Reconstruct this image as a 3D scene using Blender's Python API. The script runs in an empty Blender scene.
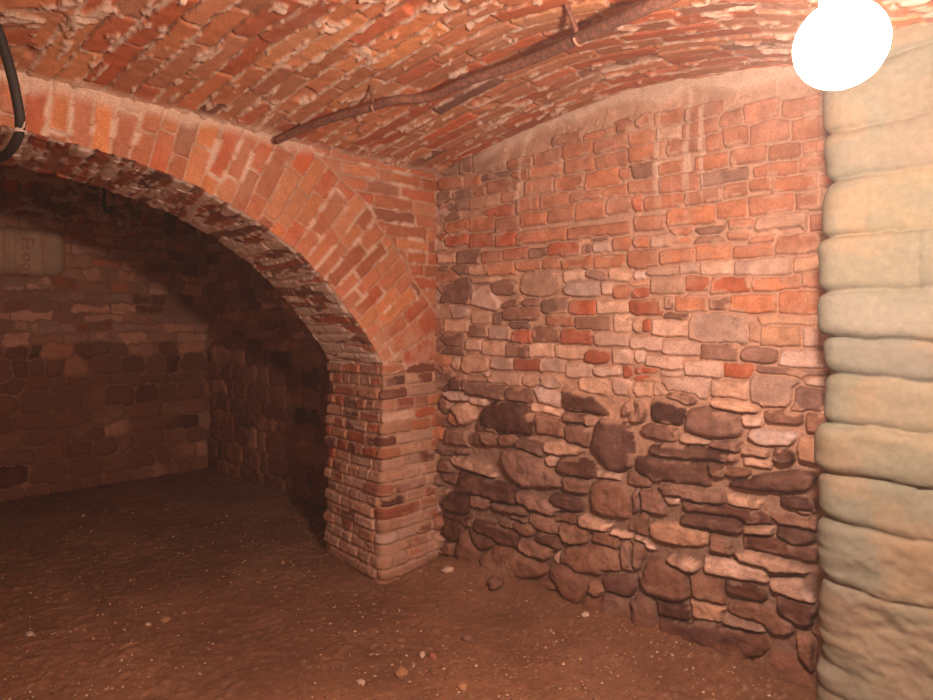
import bpy, math, random
import numpy as np
from mathutils import Vector, Matrix

# ------------------------------------------------------------------ camera, light, exposure
scene = bpy.context.scene
COL = scene.collection
EYE = 1.5            # eye height
FPX, CX, CY = 620.0, 466.5, 325.0     # focal length and horizon of the photograph (933 x 700)
cam_data = bpy.data.cameras.new('camera')
cam_data.sensor_width = 36.0
cam_data.lens = FPX / 933.0 * 36.0
cam_data.shift_y = -(350.0 - CY) / 933.0
cam_data.clip_start = 0.05
cam = bpy.data.objects.new('camera', cam_data)
cam.location = (0, 0, EYE)
cam.rotation_euler = (math.pi / 2, 0, 0)
COL.objects.link(cam)
scene.camera = cam

world = bpy.data.worlds.new('world')
scene.world = world
world.use_nodes = True
world.node_tree.nodes['Background'].inputs[0].default_value = (0.0, 0.0, 0.0, 1)
world.node_tree.nodes['Background'].inputs[1].default_value = 0.0

# thin haze added to the air to veil the lamp's surroundings in glare
_wt = world.node_tree
_vs = _wt.nodes.new('ShaderNodeVolumeScatter')
_vs.inputs['Color'].default_value = (1.0, 0.82, 0.75, 1); _vs.inputs['Density'].default_value = 0.0070; _vs.inputs['Anisotropy'].default_value = 0.2
_wt.links.new(_vs.outputs[0], _wt.nodes['World Output'].inputs['Volume'])

LAMP_POS = Vector((0.585, 0.97, 1.938))
LAMP_COLOR = (1.0, 0.75, 0.615)
LAMP_STRENGTH = 1170.0
# unseen lights: one assumed at right, one added as fill behind the left shoulder
unseen_side_light = bpy.data.lights.new('unseen_side_light', 'POINT')
unseen_side_light.energy = 26.0; unseen_side_light.color = (1.0, 0.80, 0.64); unseen_side_light.shadow_soft_size = 0.05
unseen_side_light_ob = bpy.data.objects.new('unseen_side_light', unseen_side_light)
unseen_side_light_ob.location = (0.85, 0.45, 1.93); COL.objects.link(unseen_side_light_ob)
back_fill = bpy.data.lights.new('back_fill', 'POINT')
back_fill.energy = 48.0; back_fill.color = (1.0, 0.76, 0.58); back_fill.shadow_soft_size = 0.2
back_fill_ob = bpy.data.objects.new('back_fill', back_fill)
back_fill_ob.location = (-0.75, -0.55, 1.75); COL.objects.link(back_fill_ob)
scene.view_settings.view_transform = 'Standard'
scene.view_settings.look = 'None'
scene.view_settings.gamma = 1.0
scene.view_settings.exposure = 0.0
scene.view_settings.use_curve_mapping = False
scene.cycles.max_bounces = 8
scene.cycles.diffuse_bounces = 5
scene.cycles.use_denoising = True

# ------------------------------------------------------------------ numpy noise
def hsh(ix, iy, seed=0):
    n = (np.asarray(ix).astype(np.int64) * 374761393 + np.asarray(iy).astype(np.int64) * 668265263 + seed * 1442695041) & 0xffffffff
    n = ((n ^ (n >> 13)) * 1274126177) & 0xffffffff
    n = ((n ^ (n >> 16)) * 2246822519) & 0xffffffff
    n = n ^ (n >> 15)
    return (n & 0xffffff) / float(0xffffff)

def vnoise(x, y, seed=0):
    xi = np.floor(x); yi = np.floor(y)
    fx = x - xi; fy = y - yi
    fx = fx * fx * (3 - 2 * fx); fy = fy * fy * (3 - 2 * fy)
    a = hsh(xi, yi, seed); b = hsh(xi + 1, yi, seed)
    c = hsh(xi, yi + 1, seed); d = hsh(xi + 1, yi + 1, seed)
    return (a * (1 - fx) + b * fx) * (1 - fy) + (c * (1 - fx) + d * fx) * fy

def fbm(x, y, oct=4, seed=0):
    r = 0; amp = 0.5; tot = 0
    for o in range(oct):
        r = r + amp * vnoise(x, y, seed + o * 17); tot += amp
        x = x * 2.03 + 11.3; y = y * 2.03 + 5.7; amp *= 0.5
    return r / tot

def sstep(a, b, x):
    t = np.clip((x - a) / (b - a), 0, 1)
    return t * t * (3 - 2 * t)

def mix(a, b, t):
    return a * (1 - t[..., None]) + b * t[..., None]

# ------------------------------------------------------------------ materials
def masonry_mat(name, bump=0.45, scale=130.0, rough=0.92, amp=0.26):
    m = bpy.data.materials.new(name); m.use_nodes = True
    nt = m.node_tree; b = nt.nodes['Principled BSDF']
    b.inputs['Roughness'].default_value = rough
    b.inputs['Specular IOR Level'].default_value = 0.15
    at = nt.nodes.new('ShaderNodeAttribute'); at.attribute_name = 'Col'
    tc = nt.nodes.new('ShaderNodeTexCoord')
    n1 = nt.nodes.new('ShaderNodeTexNoise'); n1.inputs['Scale'].default_value = scale; n1.inputs['Detail'].default_value = 6
    n1.inputs['Roughness'].default_value = 0.65
    nt.links.new(tc.outputs['Object'], n1.inputs['Vector'])
    mr = nt.nodes.new('ShaderNodeMapRange')
    mr.inputs['From Min'].default_value = 0.3; mr.inputs['From Max'].default_value = 0.7
    mr.inputs['To Min'].default_value = 1 - amp; mr.inputs['To Max'].default_value = 1 + amp
    nt.links.new(n1.outputs['Fac'], mr.inputs['Value'])
    mx = nt.nodes.new('ShaderNodeVectorMath'); mx.operation = 'SCALE'
    nt.links.new(at.outputs['Color'], mx.inputs[0]); nt.links.new(mr.outputs[0], mx.inputs['Scale'])
    nt.links.new(mx.outputs[0], b.inputs['Base Color'])
    bp = nt.nodes.new('ShaderNodeBump'); bp.inputs['Strength'].default_value = bump; bp.inputs['Distance'].default_value = 0.006
    nt.links.new(n1.outputs['Fac'], bp.inputs['Height']); nt.links.new(bp.outputs[0], b.inputs['Normal'])
    return m

def plain_mat(name, color, rough=0.7, metal=0.0, nscale=40.0, var=0.3, color2=None):
    m = bpy.data.materials.new(name); m.use_nodes = True
    nt = m.node_tree; b = nt.nodes['Principled BSDF']
    b.inputs['Roughness'].default_value = rough; b.inputs['Metallic'].default_value = metal
    tc = nt.nodes.new('ShaderNodeTexCoord')
    n1 = nt.nodes.new('ShaderNodeTexNoise'); n1.inputs['Scale'].default_value = nscale; n1.inputs['Detail'].default_value = 5
    nt.links.new(tc.outputs['Object'], n1.inputs['Vector'])
    cr = nt.nodes.new('ShaderNodeValToRGB')
    c2 = color2 or tuple(c * (1 - var) for c in color)
    cr.color_ramp.elements[0].position = 0.35; cr.color_ramp.elements[1].position = 0.65
    cr.color_ramp.elements[0].color = (*c2, 1); cr.color_ramp.elements[1].color = (*color, 1)
    nt.links.new(n1.outputs['Fac'], cr.inputs['Fac']); nt.links.new(cr.outputs[0], b.inputs['Base Color'])
    bp = nt.nodes.new('ShaderNodeBump'); bp.inputs['Strength'].default_value = 0.3; bp.inputs['Distance'].default_value = 0.003
    nt.links.new(n1.outputs['Fac'], bp.inputs['Height']); nt.links.new(bp.outputs[0], b.inputs['Normal'])
    return m

M_MASON = masonry_mat('old masonry')
M_PLASTER = masonry_mat('limewashed stone', bump=0.3, scale=45.0, amp=0.12)
M_EARTH = masonry_mat('trodden earth', bump=0.6, scale=150.0, rough=0.97)
M_RUST = plain_mat('rusty iron', (0.22, 0.085, 0.05), 0.9, 0.0, 60, color2=(0.10, 0.04, 0.027))
M_HOOK = plain_mat('bare worn iron', (0.42, 0.22, 0.14), 0.8, 0.0, 60, color2=(0.22, 0.09, 0.055))
M_BLACK = plain_mat('black rubber', (0.016, 0.010, 0.008), 0.7)
M_STRING = plain_mat('pale string', (0.55, 0.42, 0.33), 0.9)
M_BRASS = plain_mat('lamp socket', (0.10, 0.09, 0.08), 0.5)

def emit_mat(name, color, strength):
    m = bpy.data.materials.new(name); m.use_nodes = True
    nt = m.node_tree; nt.nodes.remove(nt.nodes['Principled BSDF'])
    e = nt.nodes.new('ShaderNodeEmission'); e.inputs[0].default_value = (*color, 1); e.inputs[1].default_value = strength
    nt.links.new(e.outputs[0], nt.nodes['Material Output'].inputs[0])
    return m
M_BULB = emit_mat('glowing bulb', LAMP_COLOR, LAMP_STRENGTH)

# ------------------------------------------------------------------ mesh helpers
def link_mesh(name, verts, faces_flat, nper, mat, col=None, parent=None, smooth=True):
    me = bpy.data.meshes.new(name)
    nv = len(verts); nf = len(faces_flat) // nper
    me.vertices.add(nv); me.vertices.foreach_set('co', np.ascontiguousarray(verts, dtype=np.float32).ravel())
    me.loops.add(nf * nper); me.loops.foreach_set('vertex_index', np.ascontiguousarray(faces_flat, dtype=np.int32))
    me.polygons.add(nf)
    me.polygons.foreach_set('loop_start', np.arange(0, nf * nper, nper, dtype=np.int32))
    me.polygons.foreach_set('use_smooth', np.full(nf, smooth, dtype=bool))
    me.update(calc_edges=True); me.validate()
    if col is not None:
        at = me.color_attributes.new('Col', 'FLOAT_COLOR', 'POINT')
        c4 = np.ones((nv, 4), dtype=np.float32); c4[:, :3] = np.clip(col.reshape(-1, 3), 0.005, 0.9)
        at.data.foreach_set('color', c4.ravel())
    me.materials.append(mat)
    o = bpy.data.objects.new(name, me); COL.objects.link(o)
    if parent is not None:
        o.parent = parent
    return o

def grid_mesh(name, P, C, mat, flip=False, parent=None, close_u=False):
    nv, nu = P.shape[:2]
    idx = np.arange(nv * nu).reshape(nv, nu)
    a, b, c, d = idx[:-1, :-1], idx[:-1, 1:], idx[1:, 1:], idx[1:, :-1]
    q = np.stack([a, b, c, d] if not flip else [a, d, c, b], -1).reshape(-1)
    return link_mesh(name, P.reshape(-1, 3), q, 4, mat, C, parent)

def tube(name, pts, radius, mat, parent=None, seg=10, wob=0.0, seed=1, sub=6):
    """A swept tube through smoothed points, one mesh with end caps."""
    rnd = random.Random(seed)
    pts = [Vector(p) for p in pts]
    q = []
    n = len(pts)
    for i in range(n - 1):
        p0 = pts[max(i - 1, 0)]; p1 = pts[i]; p2 = pts[i + 1]; p3 = pts[min(i + 2, n - 1)]
        for k in range(sub):
            t = k / sub
            q.append(0.5 * ((2 * p1) + (p2 - p0) * t + (2 * p0 - 5 * p1 + 4 * p2 - p3) * t * t + (-p0 + 3 * p1 - 3 * p2 + p3) * t ** 3))
    q.append(pts[-1])
    V, F = [], []
    up = Vector((0.3, 0.2, 1)).normalized()
    for i, p in enumerate(q):
        d = (q[min(i + 1, len(q) - 1)] - q[max(i - 1, 0)]).normalized()
        x = d.cross(up).normalized() if abs(d.dot(up)) < 0.98 else d.cross(Vector((1, 0, 0))).normalized()
        y = d.cross(x).normalized()
        r = (radius(i / (len(q) - 1)) if callable(radius) else radius) * (1 + wob * (rnd.random() - 0.5))
        for k in range(seg):
            a = 2 * math.pi * k / seg
            V.append(p + x * math.cos(a) * r + y * math.sin(a) * r)
    for i in range(len(q) - 1):
        for k in range(seg):
            F.append((i * seg + k, i * seg + (k + 1) % seg, (i + 1) * seg + (k + 1) % seg, (i + 1) * seg + k))
    F.append(tuple(range(seg))[::-1]); F.append(tuple((len(q) - 1) * seg + k for k in range(seg)))
    return py_mesh(name, V, F, mat, parent)

def py_mesh(name, V, F, mat, parent=None, smooth=True):
    me = bpy.data.meshes.new(name)
    me.from_pydata([tuple(v) for v in V], [], F); me.update()
    me.polygons.foreach_set('use_smooth', np.full(len(me.polygons), smooth, dtype=bool))
    me.materials.append(mat)
    o = bpy.data.objects.new(name, me); COL.objects.link(o)
    if parent is not None:
        o.parent = parent
    return o

def lathe(name, prof, mat, parent=None, center=(0, 0, 0), seg=32):
    V, F = [], []
    c = Vector(center)
    for r, z in prof:
        for k in range(seg):
            a = 2 * math.pi * k / seg
            V.append(c + Vector((r * math.cos(a), r * math.sin(a), z)))
    for i in range(len(prof) - 1):
        for k in range(seg):
            F.append((i * seg + k, i * seg + (k + 1) % seg, (i + 1) * seg + (k + 1) % seg, (i + 1) * seg + k))
    F.append(tuple(range(seg))[::-1]); F.append(tuple((len(prof) - 1) * seg + k for k in range(seg)))
    return py_mesh(name, V, F, mat, parent)

def tag(o, label=None, cat=None, group=None, kind=None):
    if label: o['label'] = label
    if cat: o['category'] = cat
    if group: o['group'] = group
    if kind: o['kind'] = kind
    return o

def empty(name, loc):
    o = bpy.data.objects.new(name, None); o.empty_display_size = 0.1
    o.location = loc; COL.objects.link(o); return o

# ------------------------------------------------------------------ plan of the cellar
C0 = np.array([-0.20, 3.94])                 # corner of the right wall and the arch wall
W = np.array([0.749, -0.663])                # right wall, running towards the viewer
NW = np.array([-0.663, -0.749])              # into the room from the right wall
A = np.array([-0.70711, -0.70711])           # arch wall, running left from the corner
NA = np.array([0.70711, -0.70711])           # out of the arch wall into the near bay
J = np.array([-0.6468, 0.7626])              # jamb direction, into the far room
P1 = np.array([-0.485, 3.655]); P2 = P1 + J * 0.655
TH = 0.655
RF = np.array([0.749, -0.663]); NRF = np.array([-0.663, -0.749])
E0 = np.array([-2.72, 6.56])
BW = np.array([-0.70, -0.714]); NBW = np.array([0.714, -0.70])

def ceil_z(s):
    """height of the near vault above a point s metres out from the arch wall"""
    return np.interp(s, [-0.3, 0.0, 0.35, 0.7, 1.05, 1.35, 1.7, 2.05, 2.4, 2.7, 9], [2.43, 2.45, 2.535, 2.60, 2.645, 2.66, 2.63, 2.565, 2.46, 2.42, 2.42])

_sx = np.linspace(-0.5, 3.2, 371)
_sz = ceil_z(_sx); _k = np.ones(25) / 25
_sz = np.convolve(np.pad(_sz, 12, mode='edge'), _k, 'valid')
def ceil_s(s):
    return np.interp(s, _sx, _sz)

# ------------------------------------------------------------------ brickwork as a relief
PAL = {
    'B': (0.36, 0.145, 0.08), 'R': (0.34, 0.095, 0.048), 'P': (0.49, 0.315, 0.24), 'W': (0.58, 0.40, 0.32),
    'D': (0.088, 0.036, 0.026), 'M': (0.205, 0.103, 0.072), 'G': (0.36, 0.215, 0.15), 'T': (0.40, 0.225, 0.145),
}
PAL = {k: np.array(v) for k, v in PAL.items()}
MORTAR = np.array((0.40, 0.235, 0.16))
LIME = np.array((0.58, 0.42, 0.32))

def brick_field(u, v, bw, bh, gap, seed, warp=0.006, head=1.0):
    """signed distance (negative inside), brick ids, distances for procedural courses; u along a course"""
    wu = (fbm(u * 9, v * 9, 3, seed + 3) - 0.5) * warp * 2.2 + (vnoise(u * 45, v * 45, seed + 5) - 0.5) * warp * 0.9
    wv = (fbm(u * 4, v * 4, 3, seed + 9) - 0.5) * warp * 3.2 + (vnoise(u * 40, v * 40, seed + 11) - 0.5) * warp * 0.9
    uu = u + wu; vv = v + wv
    row = np.floor(vv / bh)
    lv = vv - row * bh
    off = hsh(row, row * 0 + 7, seed) * bw * 3
    x = (uu + off) / bw
    col = np.floor(x)
    jl = (hsh(row, col, seed + 21) - 0.5) * 0.45
    jr = (hsh(row, col + 1, seed + 21) - 0.5) * 0.45
    left = col + jl; right = col + 1 + jr
    lo = x < left
    hi = x >= right
    col2 = np.where(lo, col - 1, np.where(hi, col + 1, col))
    l2 = (col2 + (hsh(row, col2, seed + 21) - 0.5) * 0.45) * bw
    r2 = (col2 + 1 + (hsh(row, col2 + 1, seed + 21) - 0.5) * 0.45) * bw
    xb = x * bw
    hw = (r2 - l2) / 2; cu = xb - (l2 + r2) / 2; cv = lv - bh / 2
    # a little rotation of each brick
    rot = (hsh(row, col2, seed + 33) - 0.5) * 0.05
    cv = cv + rot * cu
    r = 0.012
    g = gap * (0.6 + 0.8 * hsh(row, col2, seed + 35))
    qx = np.abs(cu) - (hw - g * head / 2) + r; qy = np.abs(cv) - (bh / 2 - g / 2) + r
    d = np.sqrt(np.maximum(qx, 0) ** 2 + np.maximum(qy, 0) ** 2) + np.minimum(np.maximum(qx, qy), 0) - r
    return d, row, col2

def pick(pal, r):
    """choose a palette colour per brick from a hash r; pal = [(key, weight)...]"""
    out = np.zeros(r.shape + (3,)); acc = 0
    tot = sum(w for _, w in pal)
    for k, w in pal:
        m = (r >= acc / tot) & (r <= (acc + w) / tot)
        out[m] = PAL[k] if isinstance(k, str) else np.array(k)
        acc += w
    return out

def tint(col, r1, r2, amt=0.22):
    f = 1 + (r1 - 0.5) * 2 * amt
    col = col * f[..., None]
    col[..., 0] *= 1 + (r2 - 0.5) * 0.14
    col[..., 2] *= 1 - (r2 - 0.5) * 0.22
    return col

# ------------------------------------------------------------------ structure: right wall of traced stones
def wall_sd(px):
    """distance along the right wall and depth of the wall point seen at pixel column px"""
    m = (px - CX) / FPX
    s = (m * C0[1] - C0[0]) / (W[0] - m * W[1])
    return s, C0[1] + W[1] * s

TILES = {
 (430, 90): """150 320 205 398 M;205 290 365 380 G;370 315 490 375 B;490 285 625 350 B;385 362 470 425 B;470 355 620 410 B;580 205 715 250 B;715 195 870 240 B
625 245 770 318 B;770 215 933 290 B;632 315 775 395 B;778 300 933 365 B;45 405 160 465 B;160 400 235 450 B;270 415 420 480 B;455 415 585 488 B;585 395 725 468 B;725 370 890 455 B;890 365 960 415 B
40 470 110 510 M;110 465 205 515 M;205 450 260 495 B;335 470 410 520 B;30 515 120 570 M;120 510 190 560 M;190 490 330 550 T;410 500 520 570 B;525 480 655 560 B;660 470 815 525 B;805 450 930 500 B
255 540 395 590 R;40 575 140 615 M;75 610 190 660 B;190 585 305 655 B;305 590 425 660 B;430 570 555 635 B;555 545 680 615 B;680 510 830 605 B;830 495 960 575 B;60 340 140 395 M;250 385 385 412 M;870 130 990 200 B""",
 (630, 90): """0 120 110 190 B;120 100 250 165 B;260 70 440 140 B;0 185 120 260 B;125 170 245 235 P;250 145 420 220 B;430 100 530 170 B;0 250 175 340 B;185 225 355 298 B;365 205 435 285 B;440 175 560 260 B;565 150 750 250 B;755 130 925 235 B
0 330 125 410 M;140 340 245 390 B;140 392 328 480 B;310 300 455 365 B;470 270 640 340 B;650 255 800 320 B;805 235 930 298 B;330 370 555 440 M;580 340 785 405 B;790 302 925 375 B;0 420 130 485 B;255 460 430 535 B;440 425 550 495 B;555 415 655 475 B;665 400 880 475 B;885 390 960 450 B
0 490 60 570 R;65 490 250 555 B;180 545 400 630 B;400 515 545 595 B;550 490 765 580 B;768 480 900 565 B;25 590 170 655 B;455 595 590 650 B;565 575 830 675 T;835 580 920 660 B;300 635 455 700 M;190 640 297 700 B;540 60 700 150 B;710 40 930 130 B""",
 (430, 230): """30 20 80 78 R;82 25 185 75 R;187 15 310 80 R;312 10 405 75 R;407 0 655 60 B;657 -20 933 35 B;40 110 125 155 P;130 95 240 160 M;245 100 350 155 B;350 85 465 140 R;470 85 560 135 M;560 60 720 125 R;720 70 765 112 M;760 55 855 105 P;865 35 960 95 B
40 170 90 210 M;105 165 180 210 M;185 165 280 210 P;285 150 410 212 B;410 140 530 190 B;530 120 620 180 B;630 130 770 190 B;775 120 920 180 B;770 25 840 50 M;40 228 200 345 M;200 220 335 248 P
poly W 265 250 300 280 340 345 330 380 190 350 210 280;300 230 425 310 Me;430 185 630 315 Te;635 185 735 250 P;735 185 850 245 Me 15;845 175 960 238 P;635 235 820 318 Pe;860 255 960 325 Be;345 320 440 370 Me -10;440 315 525 360 Me;535 320 655 390 M;660 330 785 400 R;790 330 933 395 P
90 350 190 415 Pe;200 375 285 435 P;345 355 530 430 Me;380 425 480 460 M;555 395 680 450 B;685 400 845 470 M;860 390 960 478 P;55 420 185 478 P;190 440 280 500 M;285 445 390 510 P;388 465 490 525 R;492 450 618 525 M;620 460 760 530 R;770 480 930 540 P
40 480 160 545 M;170 510 243 560 P;245 520 355 585 P;360 530 465 595 M;470 530 585 595 P;590 540 725 600 P;720 555 845 625 Re;855 555 960 625 P;60 585 145 660 Pe;150 570 285 685 Pe;290 595 390 650 P;395 600 515 655 R;520 605 630 665 P;635 620 760 690 P;760 630 900 690 Pe;900 635 960 690 R
40 350 90 400 P;40 545 160 580 M;35 600 60 700 M;800 240 860 300 P;300 380 345 440 M""",
 (630, 230): """0 30 95 85 B;100 22 195 80 P;195 10 295 55 B;295 0 450 65 M;450 0 555 45 B;555 -20 810 20 T;680 22 895 108 B;0 90 140 180 B;142 90 300 155 B;300 65 465 145 B;475 70 670 135 B;485 128 750 215 G;760 120 920 190 T;0 190 80 232 P;80 165 230 220 Te;230 160 320 205 P;325 145 480 208 P
100 220 255 300 T;257 215 370 280 R;380 215 565 290 R;570 215 795 280 B;805 195 920 268 B;0 265 100 320 Re;5 325 160 400 R;160 310 205 375 M;207 300 370 385 B;375 310 460 370 M;465 300 690 388 B;695 285 935 390 B;160 385 285 420 M;270 385 545 530 G
0 410 55 480 P;60 420 100 475 R;105 420 265 495 P;600 400 870 445 T;610 450 795 540 T;805 455 940 545 P;550 430 605 520 T;0 500 150 565 P;155 515 325 585 P;330 530 500 610 M;510 540 705 625 Me;700 560 915 645 P;0 550 70 620 P;75 590 245 650 P;250 615 430 690 P;440 625 580 690 R;0 640 140 700 R;140 655 248 700 P
0 235 95 262 T;870 395 960 450 T;590 640 930 690 M;555 20 680 62 B""",
 (430, 370): """55 35 160 95 D;170 60 360 125 M;190 0 290 30 P;280 15 430 65 P;440 20 520 80 Pe;525 15 610 85 Pe;poly P 120 150 190 145 225 190 230 235 180 260 115 245 95 190;190 130 270 160 P;80 100 180 135 P;poly D 280 150 380 135 480 165 510 260 500 310 350 300 230 290 240 220
360 80 520 155 Me 8;485 85 610 170 P 20;480 160 620 215 P 14;500 205 640 300 M;poly D 625 55 690 60 740 105 890 150 900 215 780 220 640 200 615 130;700 45 850 105 P;830 45 950 110 P;905 150 980 215 Me;poly D 790 225 933 235 965 330 950 470 870 490 800 440 745 350;540 320 720 400 Pe 5;650 245 740 350 M
85 275 195 350 M;190 300 250 345 D;245 290 345 350 Me 15;poly P 90 400 160 385 270 420 320 480 325 510 230 485 110 440;poly M 350 350 430 350 540 400 640 510 675 550 560 555 430 545 370 480 340 410;560 390 605 440 Pe;610 405 780 500 De;140 500 410 600 D 14;780 480 890 505 P;745 515 965 690 Me
410 580 640 660 Me 20;570 575 720 660 De;55 580 190 690 D;280 625 470 685 M 8;50 480 150 520 M;200 590 290 640 M;50 420 110 480 M;330 300 420 350 M;640 500 740 560 M;55 130 95 260 M;230 250 330 290 D;640 200 760 250 M;400 320 540 380 M 15;50 355 180 392 M""",
 (630, 370): """0 0 140 55 R;0 60 105 115 P;107 70 165 115 P;145 20 370 125 P 9;380 55 560 135 P 3;565 15 790 170 G 3;755 80 895 190 M;820 20 930 80 P;165 95 310 155 Me;395 140 600 200 P 6;95 120 260 265 De;0 140 75 245 Me;255 170 530 325 Me 4;630 190 815 245 Me;poly W 540 300 570 270 640 262 800 300 770 358 600 352
60 250 240 330 Me 8;235 300 370 350 Pe;100 345 510 425 De 4;35 405 370 530 D 5;370 430 450 490 D;poly D 400 560 480 510 640 465 880 460 865 590 750 580 640 605 480 575;450 458 560 492 M;670 365 775 430 De;530 360 640 400 P;150 545 440 610 M 8;0 480 100 540 M;460 592 620 648 P 8;0 570 50 690 M;60 555 170 660 M
150 580 245 615 P;620 640 850 690 M 5;245 625 680 700 D 5;800 310 900 420 T;830 200 930 290 M;540 410 660 450 P 10;720 590 870 660 D 5;530 205 620 260 P;380 320 520 370 M""",
 (430, 510): """280 0 470 35 M;470 10 610 110 Me 20;400 45 500 120 Me;220 65 430 150 D 16;60 40 150 130 D;135 90 235 270 Me;190 105 300 170 D;poly M 240 215 270 165 390 160 480 200 570 280 520 320 380 320 260 270;425 135 600 215 M 15;520 110 620 160 D;620 70 740 150 M
poly P 680 25 720 10 860 70 850 110 700 75;poly P 830 78 960 110 960 150 830 120;615 150 905 310 Me 5;775 115 890 160 M;570 180 610 235 P;poly M 560 250 640 240 760 340 740 420 700 440 630 400 590 330;760 340 820 420 T;725 370 980 540 Me 10;820 300 960 380 D;890 150 960 270 M
60 150 110 200 M;280 320 340 375 Me;320 340 600 500 Me 10;430 430 520 500 M;620 470 700 520 M;60 0 200 50 D;600 0 700 60 M 12;340 40 400 80 M;350 330 600 360 M 5;110 270 240 320 M;600 420 700 480 M""",
 (630, 510): """85 50 380 170 Te 8;poly P 0 108 70 130 135 190 125 210 60 170 0 148;0 150 70 270 M;185 210 330 275 Pe 20;360 235 640 315 P 8;50 220 290 415 Me;290 310 440 415 M;445 340 645 405 De;poly P 480 165 620 180 700 215 890 260 860 290 660 285 520 240;poly P 650 310 800 305 850 370 890 440 760 410 670 380
700 420 870 510 D;295 430 440 515 T;poly M 450 420 560 415 760 480 790 570 700 590 560 530 450 470;440 500 640 545 P 14;150 520 650 690 D 8;140 430 290 500 D;0 380 140 560 Me;545 120 880 205 D 9;680 70 880 180 De;245 0 540 90 D 5;0 0 80 110 M;380 120 480 190 M
800 570 880 760 M;560 660 870 830 M 8;-40 570 200 720 M 8;200 700 560 820 M 8;860 500 960 800 M;640 0 880 60 M;540 60 680 110 T 5""",
}

def trace_stones():
    out = []
    K = 200.0 / 933.0
    for (ox, oy), txt in TILES.items():
        for item in txt.replace('\n', ';').split(';'):
            f = item.split()
            if not f:
                continue
            if f[0] == 'poly':
                v = list(map(float, f[2:])); pts = []
                for i in range(0, len(v), 2):
                    px = ox + v[i] * K; py = oy + v[i + 1] * K
                    s, dpt = wall_sd(px)
                    pts.append((s, EYE + (CY - py) * dpt / FPX))
                out.append((np.array(pts), f[1][0], True)); continue
            x0, y0, x1, y1 = map(float, f[:4]); code = f[4]; ang = float(f[5]) if len(f) > 5 else 0.0
            cx = ox + (x0 + x1) / 2 * K
            s0 = wall_sd(ox + x0 * K)[0]; s1 = wall_sd(ox + x1 * K)[0]
            sc, dpt = wall_sd(cx)
            z1 = EYE + (CY - oy - y0 * K) * dpt / FPX; z0 = EYE + (CY - oy - y1 * K) * dpt / FPX
            hw = (s1 - s0) / 2; hh = (z1 - z0) / 2; c = ((s0 + s1) / 2, (z0 + z1) / 2)
            # a tilt in the picture is measured against the course direction
            slope = ((oy + (y0 + y1) / 2 * K) - CY) / (cx + 235.0)
            a = -math.radians(ang) + math.atan(slope) * (1 if ang else 0)
            if ang and abs(ang) >= 5:
                hh *= 0.86
            if c[1] < 1.2:
                hw += 0.008; hh += 0.008
            else:
                hw += 0.001; hh += 0.001
            if 'e' in code:
                pts = [(hw * math.copysign(abs(math.cos(t)) ** 0.62, math.cos(t)), hh * math.copysign(abs(math.sin(t)) ** 0.62, math.sin(t))) for t in np.linspace(0, 2 * math.pi, 13)[:-1] + 0.26]
            else:
                pts = [(-hw, -hh), (hw, -hh), (hw, hh), (-hw, hh)]
            ca, sa = math.cos(a), math.sin(a)
            out.append((np.array([(c[0] + x * ca - y * sa, c[1] + x * sa + y * ca) for x, y in pts]), code[0], 'e' in code))
    return out

def stone_field(su, sv, stones, seed, warp=0.006, gap=0.008, hf=0.8):
    """su, sv: 1-D axes.  returns distance, stone index"""
    U, V = np.meshgrid(su, sv)
    Uw = U + (fbm(U * 11, V * 11, 3, seed) - 0.5) * warp * 2.6 + (vnoise(U * 50, V * 50, seed + 4) - 0.5) * warp * hf
    Vw = V + (fbm(U * 11, V * 11, 3, seed + 50) - 0.5) * warp * 2.6 + (vnoise(U * 50, V * 50, seed + 54) - 0.5) * warp * hf
    D = np.full(U.shape, 0.05); D2 = np.full(U.shape, 0.06); I = np.full(U.shape, -1)
    for i, (pts, code, soft) in enumerate(stones):
        lo = pts.min(0) - 0.05; hi = pts.max(0) + 0.05
        i0, i1 = np.searchsorted(su, [lo[0], hi[0]]); j0, j1 = np.searchsorted(sv, [lo[1], hi[1]])
        if i1 <= i0 or j1 <= j0:
            continue
        x = Uw[j0:j1, i0:i1]; y = Vw[j0:j1, i0:i1]
        n = len(pts)
        area = sum(pts[k][0] * pts[(k + 1) % n][1] - pts[(k + 1) % n][0] * pts[k][1] for k in range(n))
        P = pts if area > 0 else pts[::-1]
        size = min((hi - lo)[0], (hi - lo)[1]) - 0.1
        kk = min(0.014, (0.07 if soft else 0.04) * size + 0.001)
        ds = []
        for k in range(n):
            e = P[(k + 1) % n] - P[k]; L = math.hypot(*e) or 1e-6
            ds.append(((x - P[k][0]) * e[1] - (y - P[k][1]) * e[0]) / L)
        ds = np.array(ds); m = ds.max(0)
        d = m + kk * np.log(np.exp((ds - m) / kk).sum(0)) + 0.001
        sub = D[j0:j1, i0:i1]; si = I[j0:j1, i0:i1]; s2 = D2[j0:j1, i0:i1]
        b = d < sub
        s2[:] = np.where(b, sub, np.minimum(s2, d))
        sub[b] = d[b]; si[b] = i
    # where two stones meet a joint runs between them
    D = np.maximum(D, (gap - (D2 - D)) / 2)
    return U, V, D, I

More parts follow.
